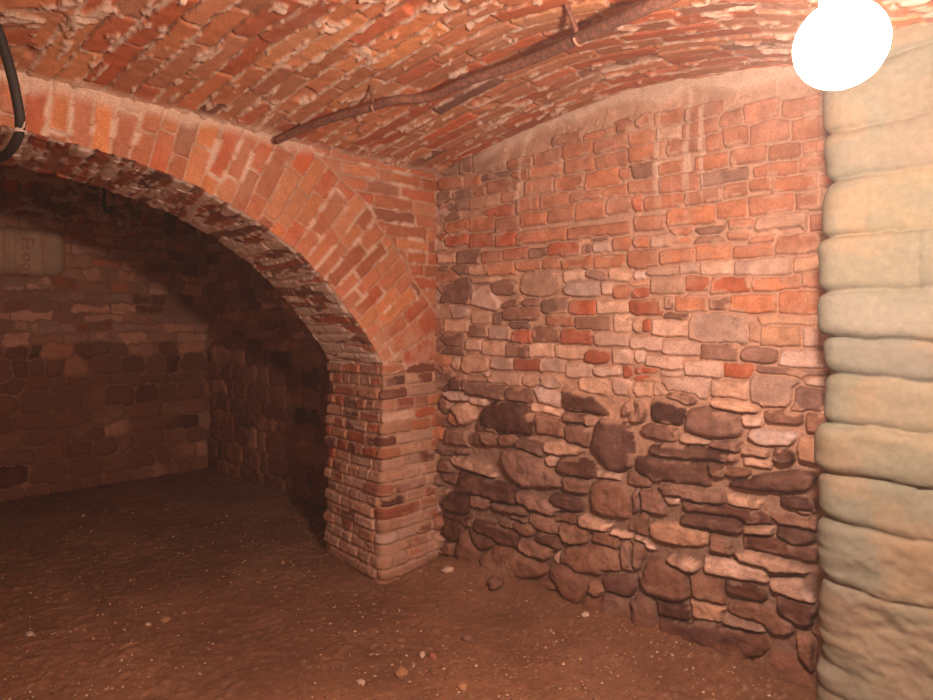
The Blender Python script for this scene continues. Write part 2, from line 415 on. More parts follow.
def build_right_wall():
    stones = trace_stones()
    # plain courses where the photograph shows nothing: behind the pier and behind the near pillar
    rnd = random.Random(4)
    z = 0.0
    while z < 2.6:
        h = rnd.uniform(0.085, 0.12)
        for lo, hi in ((-0.5, -0.02), (2.26, 3.4)):
            s = lo
            while s < hi:
                w = rnd.uniform(0.14, 0.3)
                stones.append((np.array([(s, z), (s + w - .012, z), (s + w - .012, z + h - .012), (s, z + h - .012)]), rnd.choice('BBPM'), False))
                s += w
        z += h
    su = np.arange(-0.12, 3.0, 0.0048); sv = np.arange(-0.12, 2.74, 0.0048)
    U, V, D, I = stone_field(su, sv, stones, 7)
    n = len(stones)
    codes = np.array([s[1] for s in stones]); idx = np.maximum(I, 0)
    r1 = hsh(np.arange(n), np.arange(n) * 0 + 3, 5); r2 = hsh(np.arange(n), np.arange(n) * 0 + 9, 6); r3 = hsh(np.arange(n), np.arange(n) * 0 + 13, 8)
    base = np.array([PAL[c] for c in codes]); base = tint(base, r1, r2, 0.16)
    zc = np.array([s[0][:, 1].mean() for s in stones])
    soft = np.array([s[2] for s in stones])
    sz = np.array([min(np.ptp(s[0][:, 0]), np.ptp(s[0][:, 1])) for s in stones])
    hgt = np.where(zc > 1.15, 0.014 + 0.013 * r3, 0.028 + 0.034 * r3) + soft * 0.006
    edge = np.where(zc > 1.15, 0.007, np.clip(sz * 0.17, 0.012, 0.035))
    inside = D < 0
    prof = np.sqrt(np.clip(1 - (1 - np.clip(-D / edge[idx], 0, 1)) ** 2, 0, 1))
    H = np.where(inside & (I >= 0), hgt[idx] * prof, -0.006 * sstep(0, 0.008, D))
    low = 1 - sstep(0.95, 1.3, V)
    rough = (fbm(U * 22, V * 22, 4, 31) - 0.5)
    H = H + rough * (0.007 + 0.014 * low) * np.where(inside, 1, 0.8)
    H = H + (fbm(U * 1.7, V * 1.7, 2, 77) - 0.5) * 0.05
    # mortar that bulges over the joints here and there
    sm = fbm(U * 13, V * 13, 3, 91)
    smear = sstep(0.60, 0.66, sm) * (1 - sstep(0.0, 0.02, -D - 0.004))
    H = H + smear * 0.006
    col = base[idx].copy()
    col = col * (0.66 + 0.68 * fbm(U * 26, V * 26, 5, 61))[..., None]
    patch = sstep(0.50, 0.66, fbm(U * 12 + 40, V * 16, 4, 65)) * np.where(zc[idx] < 1.15, 0.5, 0.3)
    col = mix(col, col * np.array((1.45, 1.55, 1.65)) + 0.01, patch)
    dust = sstep(0.52, 0.70, fbm(U * 8, V * 8, 4, 62)) * 0.45
    col = mix(col, np.array((0.42, 0.255, 0.18)), dust * np.where(codes[idx] == 'D', 0.35, 0.8))
    mcol = MORTAR * (0.8 + 0.4 * fbm(U * 25, V * 25, 3, 63))[..., None]
    mcol = mix(mcol, np.array((0.17, 0.105, 0.078)), (1 - sstep(0.5, 1.15, V)) * 0.8)  # low mortar greyer, with the shade of the joints put into its colour
    col = np.where((inside & (I >= 0))[..., None], col, mcol)
    col = mix(col, mcol * 1.08, smear * 0.85)
    # lime run-out under the vault, drips down the wall
    top = ceil_s(U * 0.998 + 0.0)
    band = sstep(-0.02, 0.03, V - (top - 0.075 + 0.05 * (fbm(U * 6, V * 2, 3, 71) - 0.5) * 2)) * sstep(0.25, 0.5, U)
    drip = sstep(0.72, 0.80, fbm(U * 30, V * 1.2, 2, 72)) * sstep(1.9, 2.3, V) * 0.7
    col = mix(col, LIME * (0.9 + 0.2 * rough[..., None]), np.maximum(band * 0.85, drip))
    H = np.where(band > 0, H * (1 - band) + band * (0.022 + rough * 0.01), H)
    # earth splashed on the foot of the wall
    foot = (1 - sstep(0.02, 0.34, V - 0.12 * (fbm(U * 3, V * 3, 2, 73) - 0.3))) * sstep(0.30, 0.55, fbm(U * 7, V * 7, 3, 74))
    col = mix(col, np.array((0.19, 0.085, 0.05)), foot * 0.85)
    P = np.zeros(U.shape + (3,))
    P[..., 0] = C0[0] + W[0] * U + NW[0] * H
    P[..., 1] = C0[1] + W[1] * U + NW[1] * H
    P[..., 2] = V
    o = grid_mesh('wall_right', P, col, M_MASON, flip=True)
    return tag(o, 'long right wall with red brick courses above dark rough fieldstones', 'wall', kind='structure')

build_right_wall()

# ------------------------------------------------------------------ structure: the near vault
def brick_color(row, colm, seed, pal, U, V, amt=0.2):
    c = pick(pal, hsh(row, colm, seed + 101))
    c = tint(c, hsh(row, colm, seed + 102), hsh(row, colm, seed + 103), amt)
    return c * (0.84 + 0.32 * fbm(U * 34, V * 34, 3, seed + 104))[..., None]

def build_ceiling():
    res = 0.0075
    st = np.arange(-0.55, 3.4, res); ss = np.arange(-0.02, 2.62, res)
    T, S = np.meshgrid(st, ss)
    # ring courses run across the bay; beyond the crown of the arch they turn
    ang = np.radians(4 + 14 * (fbm(T * 0.9, S * 0.9, 2, 5) - 0.5))
    turn = T > (2.20 - 0.10 * S)
    u1 = S * 1.02 + 0.05 * T; v1 = T + S * (0.04 + 0.09 * np.clip(T / 1.5, 0, 1))
    u2 = (T * 0.80 - S * 0.60) + 3; v2 = (T * 0.60 + S * 0.80) + 5
    uu = np.where(turn, u2, u1); vv = np.where(turn, v2, v1)
    d, row, colm = brick_field(uu, vv, 0.34, 0.090, 0.012, 40, warp=0.008, head=0.6)
    row = row + np.where(turn, 1000, 0)
    ph = hsh(row, colm, 44)
    prof = np.sqrt(np.clip(1 - (1 - np.clip(-d / 0.009, 0, 1)) ** 2, 0, 1))
    H = np.where(d < 0, (0.005 + 0.011 * ph ** 1.5) * prof, 0)
    tilt = (hsh(row, colm, 46) - 0.5)
    H = H + (fbm(T * 24, S * 24, 4, 51) - 0.5) * 0.006
    lump = fbm(uu * 11, vv * 40, 3, 52)
    joint = 1 - sstep(-0.004, 0.010, -d)
    blob = np.maximum(sstep(0.47, 0.56, lump) * joint, sstep(0.67, 0.72, fbm(uu * 9, vv * 26, 3, 53)))
    H = H + blob * (0.004 + 0.012 * vnoise(T * 40, S * 40, 54))
    hole = sstep(0.70, 0.74, fbm(T * 5, S * 5, 3, 58)) * sstep(0, 0.01, -d) * (ph < 0.5)
    H = H - hole * 0.018
    H = H + (fbm(T * 1.5, S * 1.5, 2, 55) - 0.5) * 0.05
    col = brick_color(row, colm, 40, [((0.42, 0.165, 0.08), 6), ((0.40, 0.115, 0.052), 4), ((0.47, 0.205, 0.095), 4), ((0.20, 0.09, 0.06), 1), ((0.34, 0.14, 0.075), 2)], T, S, 0.18)
    lime = LIME * (0.85 + 0.3 * fbm(T * 40, S * 40, 2, 56))[..., None]
    jc = np.array((0.27, 0.13, 0.08)) * (0.8 + 0.4 * vnoise(T * 30, S * 30, 57))[..., None]
    col = np.where((d < 0)[..., None], col, jc)
    haze = sstep(0.5, 0.75, fbm(T * 5, S * 5, 3, 59)) * 0.25
    col = mix(col, np.array((0.45, 0.26, 0.17)), haze)
    col = mix(col, lime, blob * 0.92)
    ea = 1 - sstep(0.0, 0.07, S - 0.02 + 0.06 * (fbm(T * 7, S * 7, 3, 60) - 0.5))
    col = mix(col, lime, ea * 0.85)
    P = np.zeros(T.shape + (3,))
    xy = C0[None, None, :] + T[..., None] * A + S[..., None] * NA
    P[..., :2] = xy
    P[..., 2] = ceil_s(S) - H + 0.006
    o = grid_mesh('ceiling', P, col, M_MASON)
    return tag(o, 'low vaulted ceiling of red brick with bright lumps of mortar in the joints', 'ceiling', kind='structure')

build_ceiling()

# ------------------------------------------------------------------ the brick arch: face and soffit are one continuous relief
ARC = np.array([(-0.012, 1.20), (0.0, 1.27), (0.085, 1.39), (0.225, 1.56), (0.38, 1.73), (0.56, 1.885), (0.80, 2.03), (1.08, 2.15), (1.40, 2.225), (1.79, 2.265), (1.95, 2.27)])
ARC = np.vstack([ARC, [(3.9 - x, z) for x, z in ARC[:-1][::-1]]])

def smooth_curve(pts, n):
    seg = np.r_[0, np.cumsum(np.hypot(*np.diff(pts, axis=0).T))]
    t = np.linspace(0, seg[-1], n)
    x = np.interp(t, seg, pts[:, 0]); z = np.interp(t, seg, pts[:, 1])
    k = max(3, int(0.22 / (seg[-1] / n))) | 1
    ker = np.hanning(k + 2)[1:-1]; ker /= ker.sum()
    def sm(a):
        h = k // 2
        p = np.r_[2 * a[0] - a[1:h + 1][::-1], a, 2 * a[-1] - a[-h - 1:-1][::-1]]
        return np.convolve(p, ker, 'valid')
    return sm(x), sm(z), t

def build_arch():
    n = 620
    ax, az, t = smooth_curve(ARC, n)
    dx = np.gradient(ax, t); dz = np.gradient(az, t)
    L = np.hypot(dx, dz); dx, dz = dx / L, dz / L
    nx, nz = -dz, dx                       # away from the opening
    # radial reach: up to the vault or to the side walls
    R = np.full(n, 0.02)
    for i in range(n):
        r = 0.02
        while r < 1.6:
            x = ax[i] + nx[i] * r; z = az[i] + nz[i] * r
            if z > 2.50 or x < -0.47 or x > 4.25:
                break
            r += 0.01
        R[i] = r
    k = np.hanning(43); k /= k.sum()
    nf, ns = 120, 96
    fr = np.linspace(1, 0, nf)
    # face: rows from the outer edge down to the intrados; soffit: rows from the front to the back
    TT = np.repeat(t[None, :], nf + ns, 0)
    r_f = fr[:, None] * R[None, :]
    X = ax[None, :] + nx[None, :] * r_f; Z = az[None, :] + nz[None, :] * r_f
    # --- face field
    tf = np.repeat(t[None, :], nf, 0)
    d1, row1, c1 = brick_field(r_f + 0.03 * hsh(np.floor(tf / 0.078), np.floor(tf / 0.078) * 0, 3), tf, 0.27, 0.078, 0.010, 60, warp=0.005)
    d2, row2, c2 = brick_field(X + 5, Z, 0.25, 0.078, 0.012, 61, warp=0.005)
    ringw = 0.50 + 0.04 * (vnoise(tf * 12, tf * 0, 8) - 0.5)
    ring = r_f < ringw
    df = np.where(ring, d1, d2); row = np.where(ring, row1, row2 + 500); cc = np.where(ring, c1, c2)
    df = np.where(np.abs(r_f - ringw) < 0.008, np.maximum(df, 0.003), df)
    ph = hsh(row, cc, 62)
    prof = np.sqrt(np.clip(1 - (1 - np.clip(-df / 0.008, 0, 1)) ** 2, 0, 1))
    Hf = np.where(df < 0, (0.006 + 0.010 * ph) * prof, 0) + (fbm(X * 25, Z * 25, 4, 63) - 0.5) * 0.009
    smf = sstep(0.55, 0.61, fbm(X * 9, Z * 9, 4, 64)) * (1 - sstep(-0.002, 0.014, -df))
    top = sstep(-0.035, 0.02, Z - (2.432 + 0.06 * (fbm(X * 7, Z * 3, 3, 65) - 0.5))) * sstep(0.35, 0.6, X)
    smf = np.maximum(smf, top)
    Hf = Hf + smf * 0.009
    colf = brick_color(row, cc, 60, [((0.42, 0.155, 0.078), 6), ((0.40, 0.115, 0.055), 4), ((0.46, 0.19, 0.09), 3), ((0.32, 0.12, 0.065), 2)], X, Z, 0.16)
    jc = np.array((0.42, 0.245, 0.165)) * (0.8 + 0.4 * vnoise(X * 30, Z * 30, 57))[..., None]
    colf = np.where((df < 0)[..., None], colf, jc)
    colf = mix(colf, np.array((0.48, 0.30, 0.21)), sstep(0.5, 0.75, fbm(X * 6, Z * 6, 3, 66)) * 0.25)
    pale = (1 - sstep(1.25, 1.75, Z)) * sstep(0.4, 0.65, fbm(X * 10, Z * 10, 3, 67)) * 0.55
    colf = mix(colf, np.array((0.50, 0.32, 0.235)), pale)
    colf = mix(colf, LIME * (0.9 + 0.2 * vnoise(X * 40, Z * 40, 68))[..., None], smf * 0.85)
    # --- soffit field
    v = np.linspace(0, TH, ns + 1)[1:]
    Vs, Ts = np.meshgrid(v, t, indexing='ij')
    d3, row3, c3 = brick_field(Vs, Ts, 0.34, 0.074, 0.016, 70, warp=0.008)
    ph = hsh(row3, c3, 72)
    prof = np.sqrt(np.clip(1 - (1 - np.clip(-d3 / 0.009, 0, 1)) ** 2, 0, 1))
    Hs = np.where(d3 < 0, (0.004 + 0.007 * ph) * prof, 0) + (fbm(Vs * 25, Ts * 25, 4, 73) - 0.5) * 0.006
    sms = np.maximum(sstep(0.45, 0.50, fbm(Vs * 3.2, Ts * 17, 4, 74)), sstep(0.50, 0.62, fbm(Vs * 12, Ts * 30, 2, 75)) * (1 - sstep(-0.002, 0.012, -d3)))
    Hs = Hs + sms * (0.005 + 0.003 * fbm(Vs * 40, Ts * 40, 2, 76))
    cols = brick_color(row3, c3, 70, [((0.46, 0.18, 0.11), 4), ((0.38, 0.15, 0.10), 3), ((0.26, 0.12, 0.08), 2), ((0.42, 0.13, 0.07), 3)], Vs, Ts, 0.2)
    cols = np.where((d3 < 0)[..., None], cols, np.array((0.34, 0.22, 0.16)))
    cols = mix(cols, np.array((0.76, 0.61, 0.51)) * (0.8 + 0.4 * fbm(Vs * 30, Ts * 30, 3, 77))[..., None], sms * 0.92)
    # --- positions; both reliefs fade together around the arris
    P = np.zeros((nf + ns, n, 3)); C = np.concatenate([colf, cols], 0)
    fade = sstep(0.0, 0.03, r_f)
    Hf2 = Hf * (0.35 + 0.65 * fade)
    xy = P1[None, None, :] + X[..., None] * A + Hf2[..., None] * NA
    P[:nf, :, :2] = xy; P[:nf, :, 2] = Z
    f2 = sstep(0.0, 0.03, Vs)
    Hs2 = Hs * (0.35 + 0.65 * f2)
    drop = 0.004 * sstep(1.25, 1.8, az)[None, :] * (Vs / TH)
    Xs = ax[None, :] - nx[None, :] * (Hs2 + drop); Zs = az[None, :] - nz[None, :] * (Hs2 + drop)
    arr = (1 - f2) * 0.35 * Hf[-1][None, :]
    xs = P1[None, None, :] + Xs[..., None] * A + Vs[..., None] * J + arr[..., None] * NA
    P[nf:, :, :2] = xs; P[nf:, :, 2] = Zs
    # last face row sits on the arris, take the soffit displacement too
    e = 1 - fade
    P[:nf, :, :2] += ((-nx[None, :] * Hs2[0][None, :] * e))[..., None] * A
    P[:nf, :, 2] += -nz[None, :] * Hs2[0][None, :] * e
    # back face of the arch towards the far room
    nb = 14
    Cb = np.repeat((np.array((0.24, 0.11, 0.07)) * (0.7 + 0.6 * vnoise(t * 13, t * 0, 4))[:, None])[None], nb, 0)
    Pb = np.zeros((nb, n, 3))
    rb = np.linspace(0, 1, nb + 1)[1:, None] * R[None, :]
    Xb = ax[None, :] + nx[None, :] * rb; Zb = az[None, :] + nz[None, :] * rb
    dropb = 0.004 * sstep(1.25, 1.8, az)[None, :] * (1 - rb / R[None, :])
    Xb = Xb - nx[None, :] * dropb; Zb = Zb - nz[None, :] * dropb
    Pb[..., :2] = P1[None, None, :] + Xb[..., None] * A + TH * J; Pb[..., 2] = Zb
    P = np.concatenate([P, Pb], 0); C = np.concatenate([C, Cb], 0)
    o = grid_mesh('brick_arch', P, C, M_MASON)
    return tag(o, 'wide shallow red brick arch with mortar smeared soffit opening to the far chamber', 'arch', kind='thing')

build_arch()

# ------------------------------------------------------------------ the pier that carries the arch
def rounded_path(pts, r, step):
    """resample a plan polyline with rounded corners; returns xy, normals, arclength measured from the second point"""
    q = []
    for i in range(len(pts) - 1):
        a, b = pts[i], pts[i + 1]
        m = max(2, int(np.hypot(*(b - a)) / step))
        for k in range(m):
            q.append(a + (b - a) * k / m)
    q.append(pts[-1]); q = np.array(q)
    k = max(3, int(r / step)) | 1; ker = np.hanning(k + 2)[1:-1]; ker /= ker.sum(); h = k // 2
    out = np.zeros_like(q)
    for c in range(2):
        a = q[:, c]; p = np.r_[2 * a[0] - a[1:h + 1][::-1], a, 2 * a[-1] - a[-h - 1:-1][::-1]]
        out[:, c] = np.convolve(p, ker, 'valid')
    d = np.gradient(out, axis=0); d /= np.hypot(d[:, 0], d[:, 1])[:, None]
    s = np.r_[0, np.cumsum(np.hypot(*np.diff(out, axis=0).T))]
    return out, d, s

def build_pier():
    p_back = P2 + np.array([0.44, 0.37])
    q, d, s = rounded_path([C0 + np.array([0.06, 0.06]), P1, P2, p_back], 0.03, 0.006)
    nrm = np.stack([-d[:, 1], d[:, 0]], -1)
    if np.dot(nrm[len(q) // 5], NA) < 0:
        nrm = -nrm
    i1 = np.argmin(np.hypot(*(q - P1).T)); i2 = np.argmin(np.hypot(*(q - P2).T))
    zz = np.arange(-0.06, 1.285, 0.006)
    S, Z = np.meshgrid(s - s[i1], zz)
    bh = 0.0705
    d0, row, cc = brick_field(S + 7.0, Z + 0.01 * np.sin(S * 3), 0.235, bh, 0.012, 80, warp=0.005)
    # headers in every other course
    d1, row1, cc1 = brick_field(S + 9.0, Z + 0.01 * np.sin(S * 3), 0.125, bh, 0.012, 80, warp=0.005)
    alt = (hsh(row, row * 0, 81) > 0.55)
    dd = np.where(alt, d1, d0); cc = np.where(alt, cc1 + 300, cc)
    ph = hsh(row, cc, 82)
    prof = np.sqrt(np.clip(1 - (1 - np.clip(-dd / 0.010, 0, 1)) ** 2, 0, 1))
    H = np.where(dd < 0, (0.009 + 0.015 * ph) * prof, 0) + (fbm(S * 24, Z * 24, 4, 83) - 0.5) * 0.011
    # each course stands a little in or out, the foot flares
    H = H + (hsh(row, row * 0 + 2, 84) - 0.5) * 0.014 + 0.040 * np.clip(1 - Z / 1.25, 0, 1) ** 1.2
    left = sstep(0.55, 0.72, S)
    H = H + left * (hsh(row, row * 0 + 5, 85) - 0.5) * 0.05 * (dd < 0.004)
    sm = sstep(0.52, 0.60, fbm(S * 8, Z * 10, 4, 86)) * (1 - sstep(0.0, 0.03, -dd))
    cap = sstep(1.19, 1.25, Z + 0.05 * (fbm(S * 7, Z * 7, 2, 88) - 0.5))
    H = H + sm * 0.005
    col = brick_color(row, cc, 80, [('B', 4), ('R', 4), ((0.42, 0.23, 0.155), 5), ((0.13, 0.052, 0.038), 2), ((0.22, 0.075, 0.045), 3), ('P', 2)], S, Z, 0.2)
    col = np.where((dd < 0)[..., None], col, MORTAR * 1.0)
    wash = sstep(0.40, 0.58, fbm(S * 5, Z * 7, 4, 87) + 0.25 * (1 - sstep(0.12, 0.5, Z)) - 0.20 * sstep(0.6, 0.85, Z) - 0.05) * 0.8
    col = mix(col, np.array((0.47, 0.30, 0.22)) * (0.85 + 0.3 * vnoise(S * 60, Z * 60, 89))[..., None], wash * np.where(ph > 0.82, 0.25, 0.85))
    col = mix(col, MORTAR * 1.05, sm * 0.8)
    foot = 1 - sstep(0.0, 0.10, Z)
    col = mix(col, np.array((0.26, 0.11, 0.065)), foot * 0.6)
    P = np.zeros(S.shape + (3,))
    P[..., :2] = q[None] + H[..., None] * nrm[None]
    P[..., 2] = Z
    o = grid_mesh('brick_pier', P, col, M_MASON, flip=True)
    return tag(o, 'short square brick pier with worn limewash carrying the foot of the arch', 'pier', kind='thing')

build_pier()

# ------------------------------------------------------------------ the pale stone pillar close on the right
def build_pillar():
    corner = np.array([1.27, 2.105])
    jd = np.array([0.643, -0.766])
    back = corner - np.array([-0.663, -0.749]) * 0.62
    q, d, s = rounded_path([back, corner, corner + jd * 1.5], 0.07, 0.007)
    nrm = np.stack([d[:, 1], -d[:, 0]], -1)
    ic = np.argmin(np.hypot(*(q - corner).T))
    if np.dot(nrm[-1], np.array([-0.766, -0.643])) < 0:
        nrm = -nrm
    S, Z = np.meshgrid(s - s[ic], np.arange(-0.05, 2.50, 0.006))
    # courses read off the photograph: pixel rows of the bed joints at the arris
    rows = [128, 176, 236, 290, 338, 378, 427, 474, 523, 583, 690, 800]
    zb = np.array([EYE + (CY - y) * 2.11 / FPX for y in rows])[::-1]
    zb = np.r_[-0.3, zb, 2.38, 2.7]
    Zw = Z + (fbm(S * 2.4, Z * 2.4, 3, 90) - 0.5) * 0.055 + (fbm(S * 9, Z * 9, 2, 97) - 0.5) * 0.018 - 0.05 * np.clip(S, 0, 2) * np.sin(Z * 2.3)
    row = np.clip(np.searchsorted(zb, Zw) - 1, 0, len(zb) - 2)
    z0 = zb[row]; z1 = zb[row + 1]
    # blocks along a course
    bw = 0.52 + 0.25 * hsh(row, row * 0 + 1, 91)
    x = (S + 0.30 + 0.2 * hsh(row, row * 0, 92)) / bw
    cc = np.floor(x)
    lx = (x - cc) * bw
    dv = np.minimum(Zw - z0, z1 - Zw); du = np.minimum(lx, bw - lx)
    du = np.where((S < 0.22), 0.3, du)
    k = 0.022
    dist = -k * np.log(np.exp(-dv / k) + np.exp(-(du + 0.012) / k))
    prof = np.sqrt(np.clip(1 - (1 - np.clip((dist + 0.006) / 0.045, 0, 1)) ** 2, 0, 1))
    ph = hsh(row, cc, 93)
    H = (prof * (1 - 0.5 * (1 - sstep(0.45, 0.75, Z)))) * (0.026 + 0.010 * ph + 0.028 * np.exp(-(S / 0.12) ** 2)) + (hsh(row, row * 0 + 3, 94) - 0.5) * 0.04
    H = H + (fbm(S * 6, Z * 6, 4, 95) - 0.5) * 0.030 + (fbm(S * 28, Z * 28, 3, 96) - 0.5) * 0.006
    low = 1 - sstep(0.55, 0.95, Z)
    H = H + 0.06 * (1 - sstep(0.1, 0.85, Z))
    H = H + low * (fbm(S * 9, Z * 13, 4, 98) - 0.5) * 0.05
    pal = [((0.43, 0.36, 0.255), 4), ((0.39, 0.35, 0.255), 3), ((0.45, 0.35, 0.235), 3)]
    col = pick(pal, hsh(row, cc, 99))
    col = tint(col, hsh(row, cc, 100), hsh(row, cc, 101), 0.07)
    gr = sstep(0.40, 0.62, fbm(S * 4, Z * 6, 4, 102))
    col = mix(col, np.array((0.33, 0.335, 0.25)), gr * 0.7)
    tan = sstep(0.50, 0.68, fbm(S * 5 + 9, Z * 7, 4, 103))
    col = mix(col, np.array((0.47, 0.345, 0.22)), tan * 0.6)
    rubble = low * sstep(0.5, 0.62, fbm(S * 10, Z * 18, 4, 104))
    col = mix(col, np.array((0.33, 0.25, 0.19)), rubble * 0.5)
    col = col * 0.5
    arris = (1 - sstep(0.0, 0.05, np.abs(S + 0.01))) * sstep(0.45, 0.6, fbm(S * 10, Z * 14, 2, 105))
    col = mix(col, np.array((0.25, 0.245, 0.19)), arris * 0.5)
    P = np.zeros(S.shape + (3,))
    P[..., :2] = q[None] + H[..., None] * nrm[None]
    P[..., 2] = Z
    o = grid_mesh('stone_pillar', P, col, M_PLASTER)
    return tag(o, 'pale greenish limewashed pillar of large rounded stone blocks beside the lamp', 'pillar', kind='thing')

build_pillar()

# ------------------------------------------------------------------ the far chamber
def random_wall(name, origin, direc, normal, length, height, seed, res, label, extra=None):
    rnd = random.Random(seed)
    stones = []
    z = -0.05
    while z < height:
        if z < 1.25:
            h = rnd.uniform(0.10, 0.20)
        else:
            h = rnd.uniform(0.075, 0.12)
        s = -rnd.random() * 0.3
        while s < length:
            if z < 1.25:
                w = rnd.uniform(0.09, 0.34) * (1.35 if name == 'wall_side' else 1.0)
            else:
                w = rnd.uniform(0.16, 0.34)
            hh = h * rnd.uniform(0.75, 1.15); zz = z + (h - hh) * rnd.random()
            big = z < 1.25
            code = rnd.choice('DMMMMMTTMMMGMM') if z < 1.0 else rnd.choice('DMMMTG') if z < 1.3 else rnd.choice('MGTGPGPPB')
            g = 0.011
            if big:
                m = 8; cx_, cz_ = s + w / 2, zz + hh / 2
                pts = [(cx_ + (w / 2 + 0.012) * math.copysign(abs(math.cos(a)) ** 0.5, math.cos(a)) * rnd.uniform(0.85, 1.06), cz_ + (h / 2 + 0.016) * math.copysign(abs(math.sin(a)) ** 0.5, math.sin(a)) * rnd.uniform(0.85, 1.06)) for a in np.linspace(0, 2 * math.pi, m + 1)[:-1] + 0.4]
            else:
                pts = [(s + g, zz), (s + w, zz), (s + w, zz + hh - g), (s + g, zz + hh - g)]
            stones.append((np.array(pts), code, big)); s += w
        z += h
    su = np.arange(0, length, res); sv = np.arange(-0.08, height, res)
    U, V, D, I = stone_field(su, sv, stones, seed, 0.028, 0.012, 0.2)
    n = len(stones); idx = np.maximum(I, 0); ar = np.arange(n)
    base = tint(np.array([PAL[s[1]] for s in stones]), hsh(ar, ar * 0 + 3, seed), hsh(ar, ar * 0 + 4, seed), 0.25) * 0.95
    big = np.array([s[2] for s in stones]); r3 = hsh(ar, ar * 0 + 5, seed)
    hgt = np.where(big, 0.012 + 0.020 * r3, 0.006 + 0.008 * r3); edge = np.where(big, 0.030, 0.012)
    inside = (D < 0) & (I >= 0)
    prof = np.sqrt(np.clip(1 - (1 - np.clip(-D / edge[idx], 0, 1)) ** 2, 0, 1))
    rough = fbm(U * 18, V * 18, 4, seed + 1) - 0.5
    H = np.where(inside, hgt[idx] * prof, 0) + rough * 0.018 + (fbm(U * 1.5, V * 1.5, 2, seed + 2) - 0.5) * 0.06
    col = base[idx] * (0.8 + 0.4 * fbm(U * 20, V * 20, 3, seed + 3))[..., None]
    mc = np.array((0.27, 0.165, 0.115)) * (0.75 + 0.5 * fbm(U * 14, V * 14, 3, seed + 4))[..., None]
    col = np.where(inside[..., None], col, mc)
    sm = sstep(0.55, 0.63, fbm(U * 5, V * 5, 4, seed + 5)) * sstep(1.1, 1.5, V)
    col = mix(col, np.array((0.25, 0.17, 0.125)), sm * 0.7)
    col = mix(col, np.array((0.17, 0.075, 0.045)), (1 - sstep(0.7, 1.7, V)) * sstep(0.3, 0.6, fbm(U * 4, V * 4, 3, seed + 6)) * 0.6) * np.array((1.12, 0.88, 0.80))
    P = np.zeros(U.shape + (3,))
    P[..., 0] = origin[0] + direc[0] * U + normal[0] * H
    P[..., 1] = origin[1] + direc[1] * U + normal[1] * H
    P[..., 2] = V
    o = grid_mesh(name, P, col, M_MASON)
    return tag(o, label, 'wall', kind='structure')

random_wall('wall_back', E0 - BW * 0.05, BW, NBW, 5.2, 2.62, 211, 0.009, 'rear wall of the far chamber with dark rubble under paler masonry')
random_wall('wall_side', E0, RF, NRF, 3.15, 2.62, 307, 0.009, 'shadowed side wall of the far chamber running behind the brick pier')

def far_ceiling():
    res = 0.016
    st = np.arange(-0.8, 4.9, res); ss = np.arange(-4.1, -0.62, res)
    T, S = np.meshgrid(st, ss)
    d, row, colm = brick_field(S * 0.97 + 0.25 * T, T - 0.25 * S, 0.27, 0.11, 0.018, 140, warp=0.010)
    ph = hsh(row, colm, 144)
    prof = np.clip(-d / 0.012, 0, 1)
    H = np.where(d < 0, (0.006 + 0.03 * ph) * prof, 0) + (fbm(T * 16, S * 16, 3, 151) - 0.5) * 0.02
    blob = sstep(0.5, 0.6, fbm(T * 10, S * 10, 3, 153))
    H = H + blob * 0.012
    col = brick_color(row, colm, 140, [('B', 3), ('R', 2), ('M', 3), ((0.15, 0.07, 0.05), 2)], T, S, 0.2) * 1.1
    col = np.where((d < 0)[..., None], col, np.array((0.26, 0.17, 0.12)))
    col = mix(col, np.array((0.55, 0.42, 0.33)), blob * 0.8)
    P = np.zeros(T.shape + (3,))
    P[..., :2] = C0[None, None, :] + T[..., None] * A + S[..., None] * NA
    P[..., 2] = 2.42 + 0.24 * np.sin(np.clip((-0.6 - S) / 3.1, 0, 1) * math.pi) - H
    o = grid_mesh('ceiling_far', P, col, M_MASON)
    return tag(o, 'dark brick vault over the far chamber behind the arch', 'ceiling', kind='structure')
far_ceiling()

# ------------------------------------------------------------------ floor of trodden earth
def floor_h(x, y):
    h = (fbm(x * 1.3 + 9, y * 1.3 + 4, 3, 401) - 0.5) * 0.05
    dw = (x - C0[0]) * NW[0] + (y - C0[1]) * NW[1]            # distance from the right wall
    sw = (x - C0[0]) * W[0] + (y - C0[1]) * W[1]
    heap = np.exp(-(np.maximum(dw, 0) / 0.20) ** 2) * (0.04 + 0.075 * np.exp(-((sw - 0.55) / 0.42) ** 2) + 0.03 * np.exp(-((sw - 1.7) / 0.4) ** 2))
    return h + heap * (sw > -0.4)

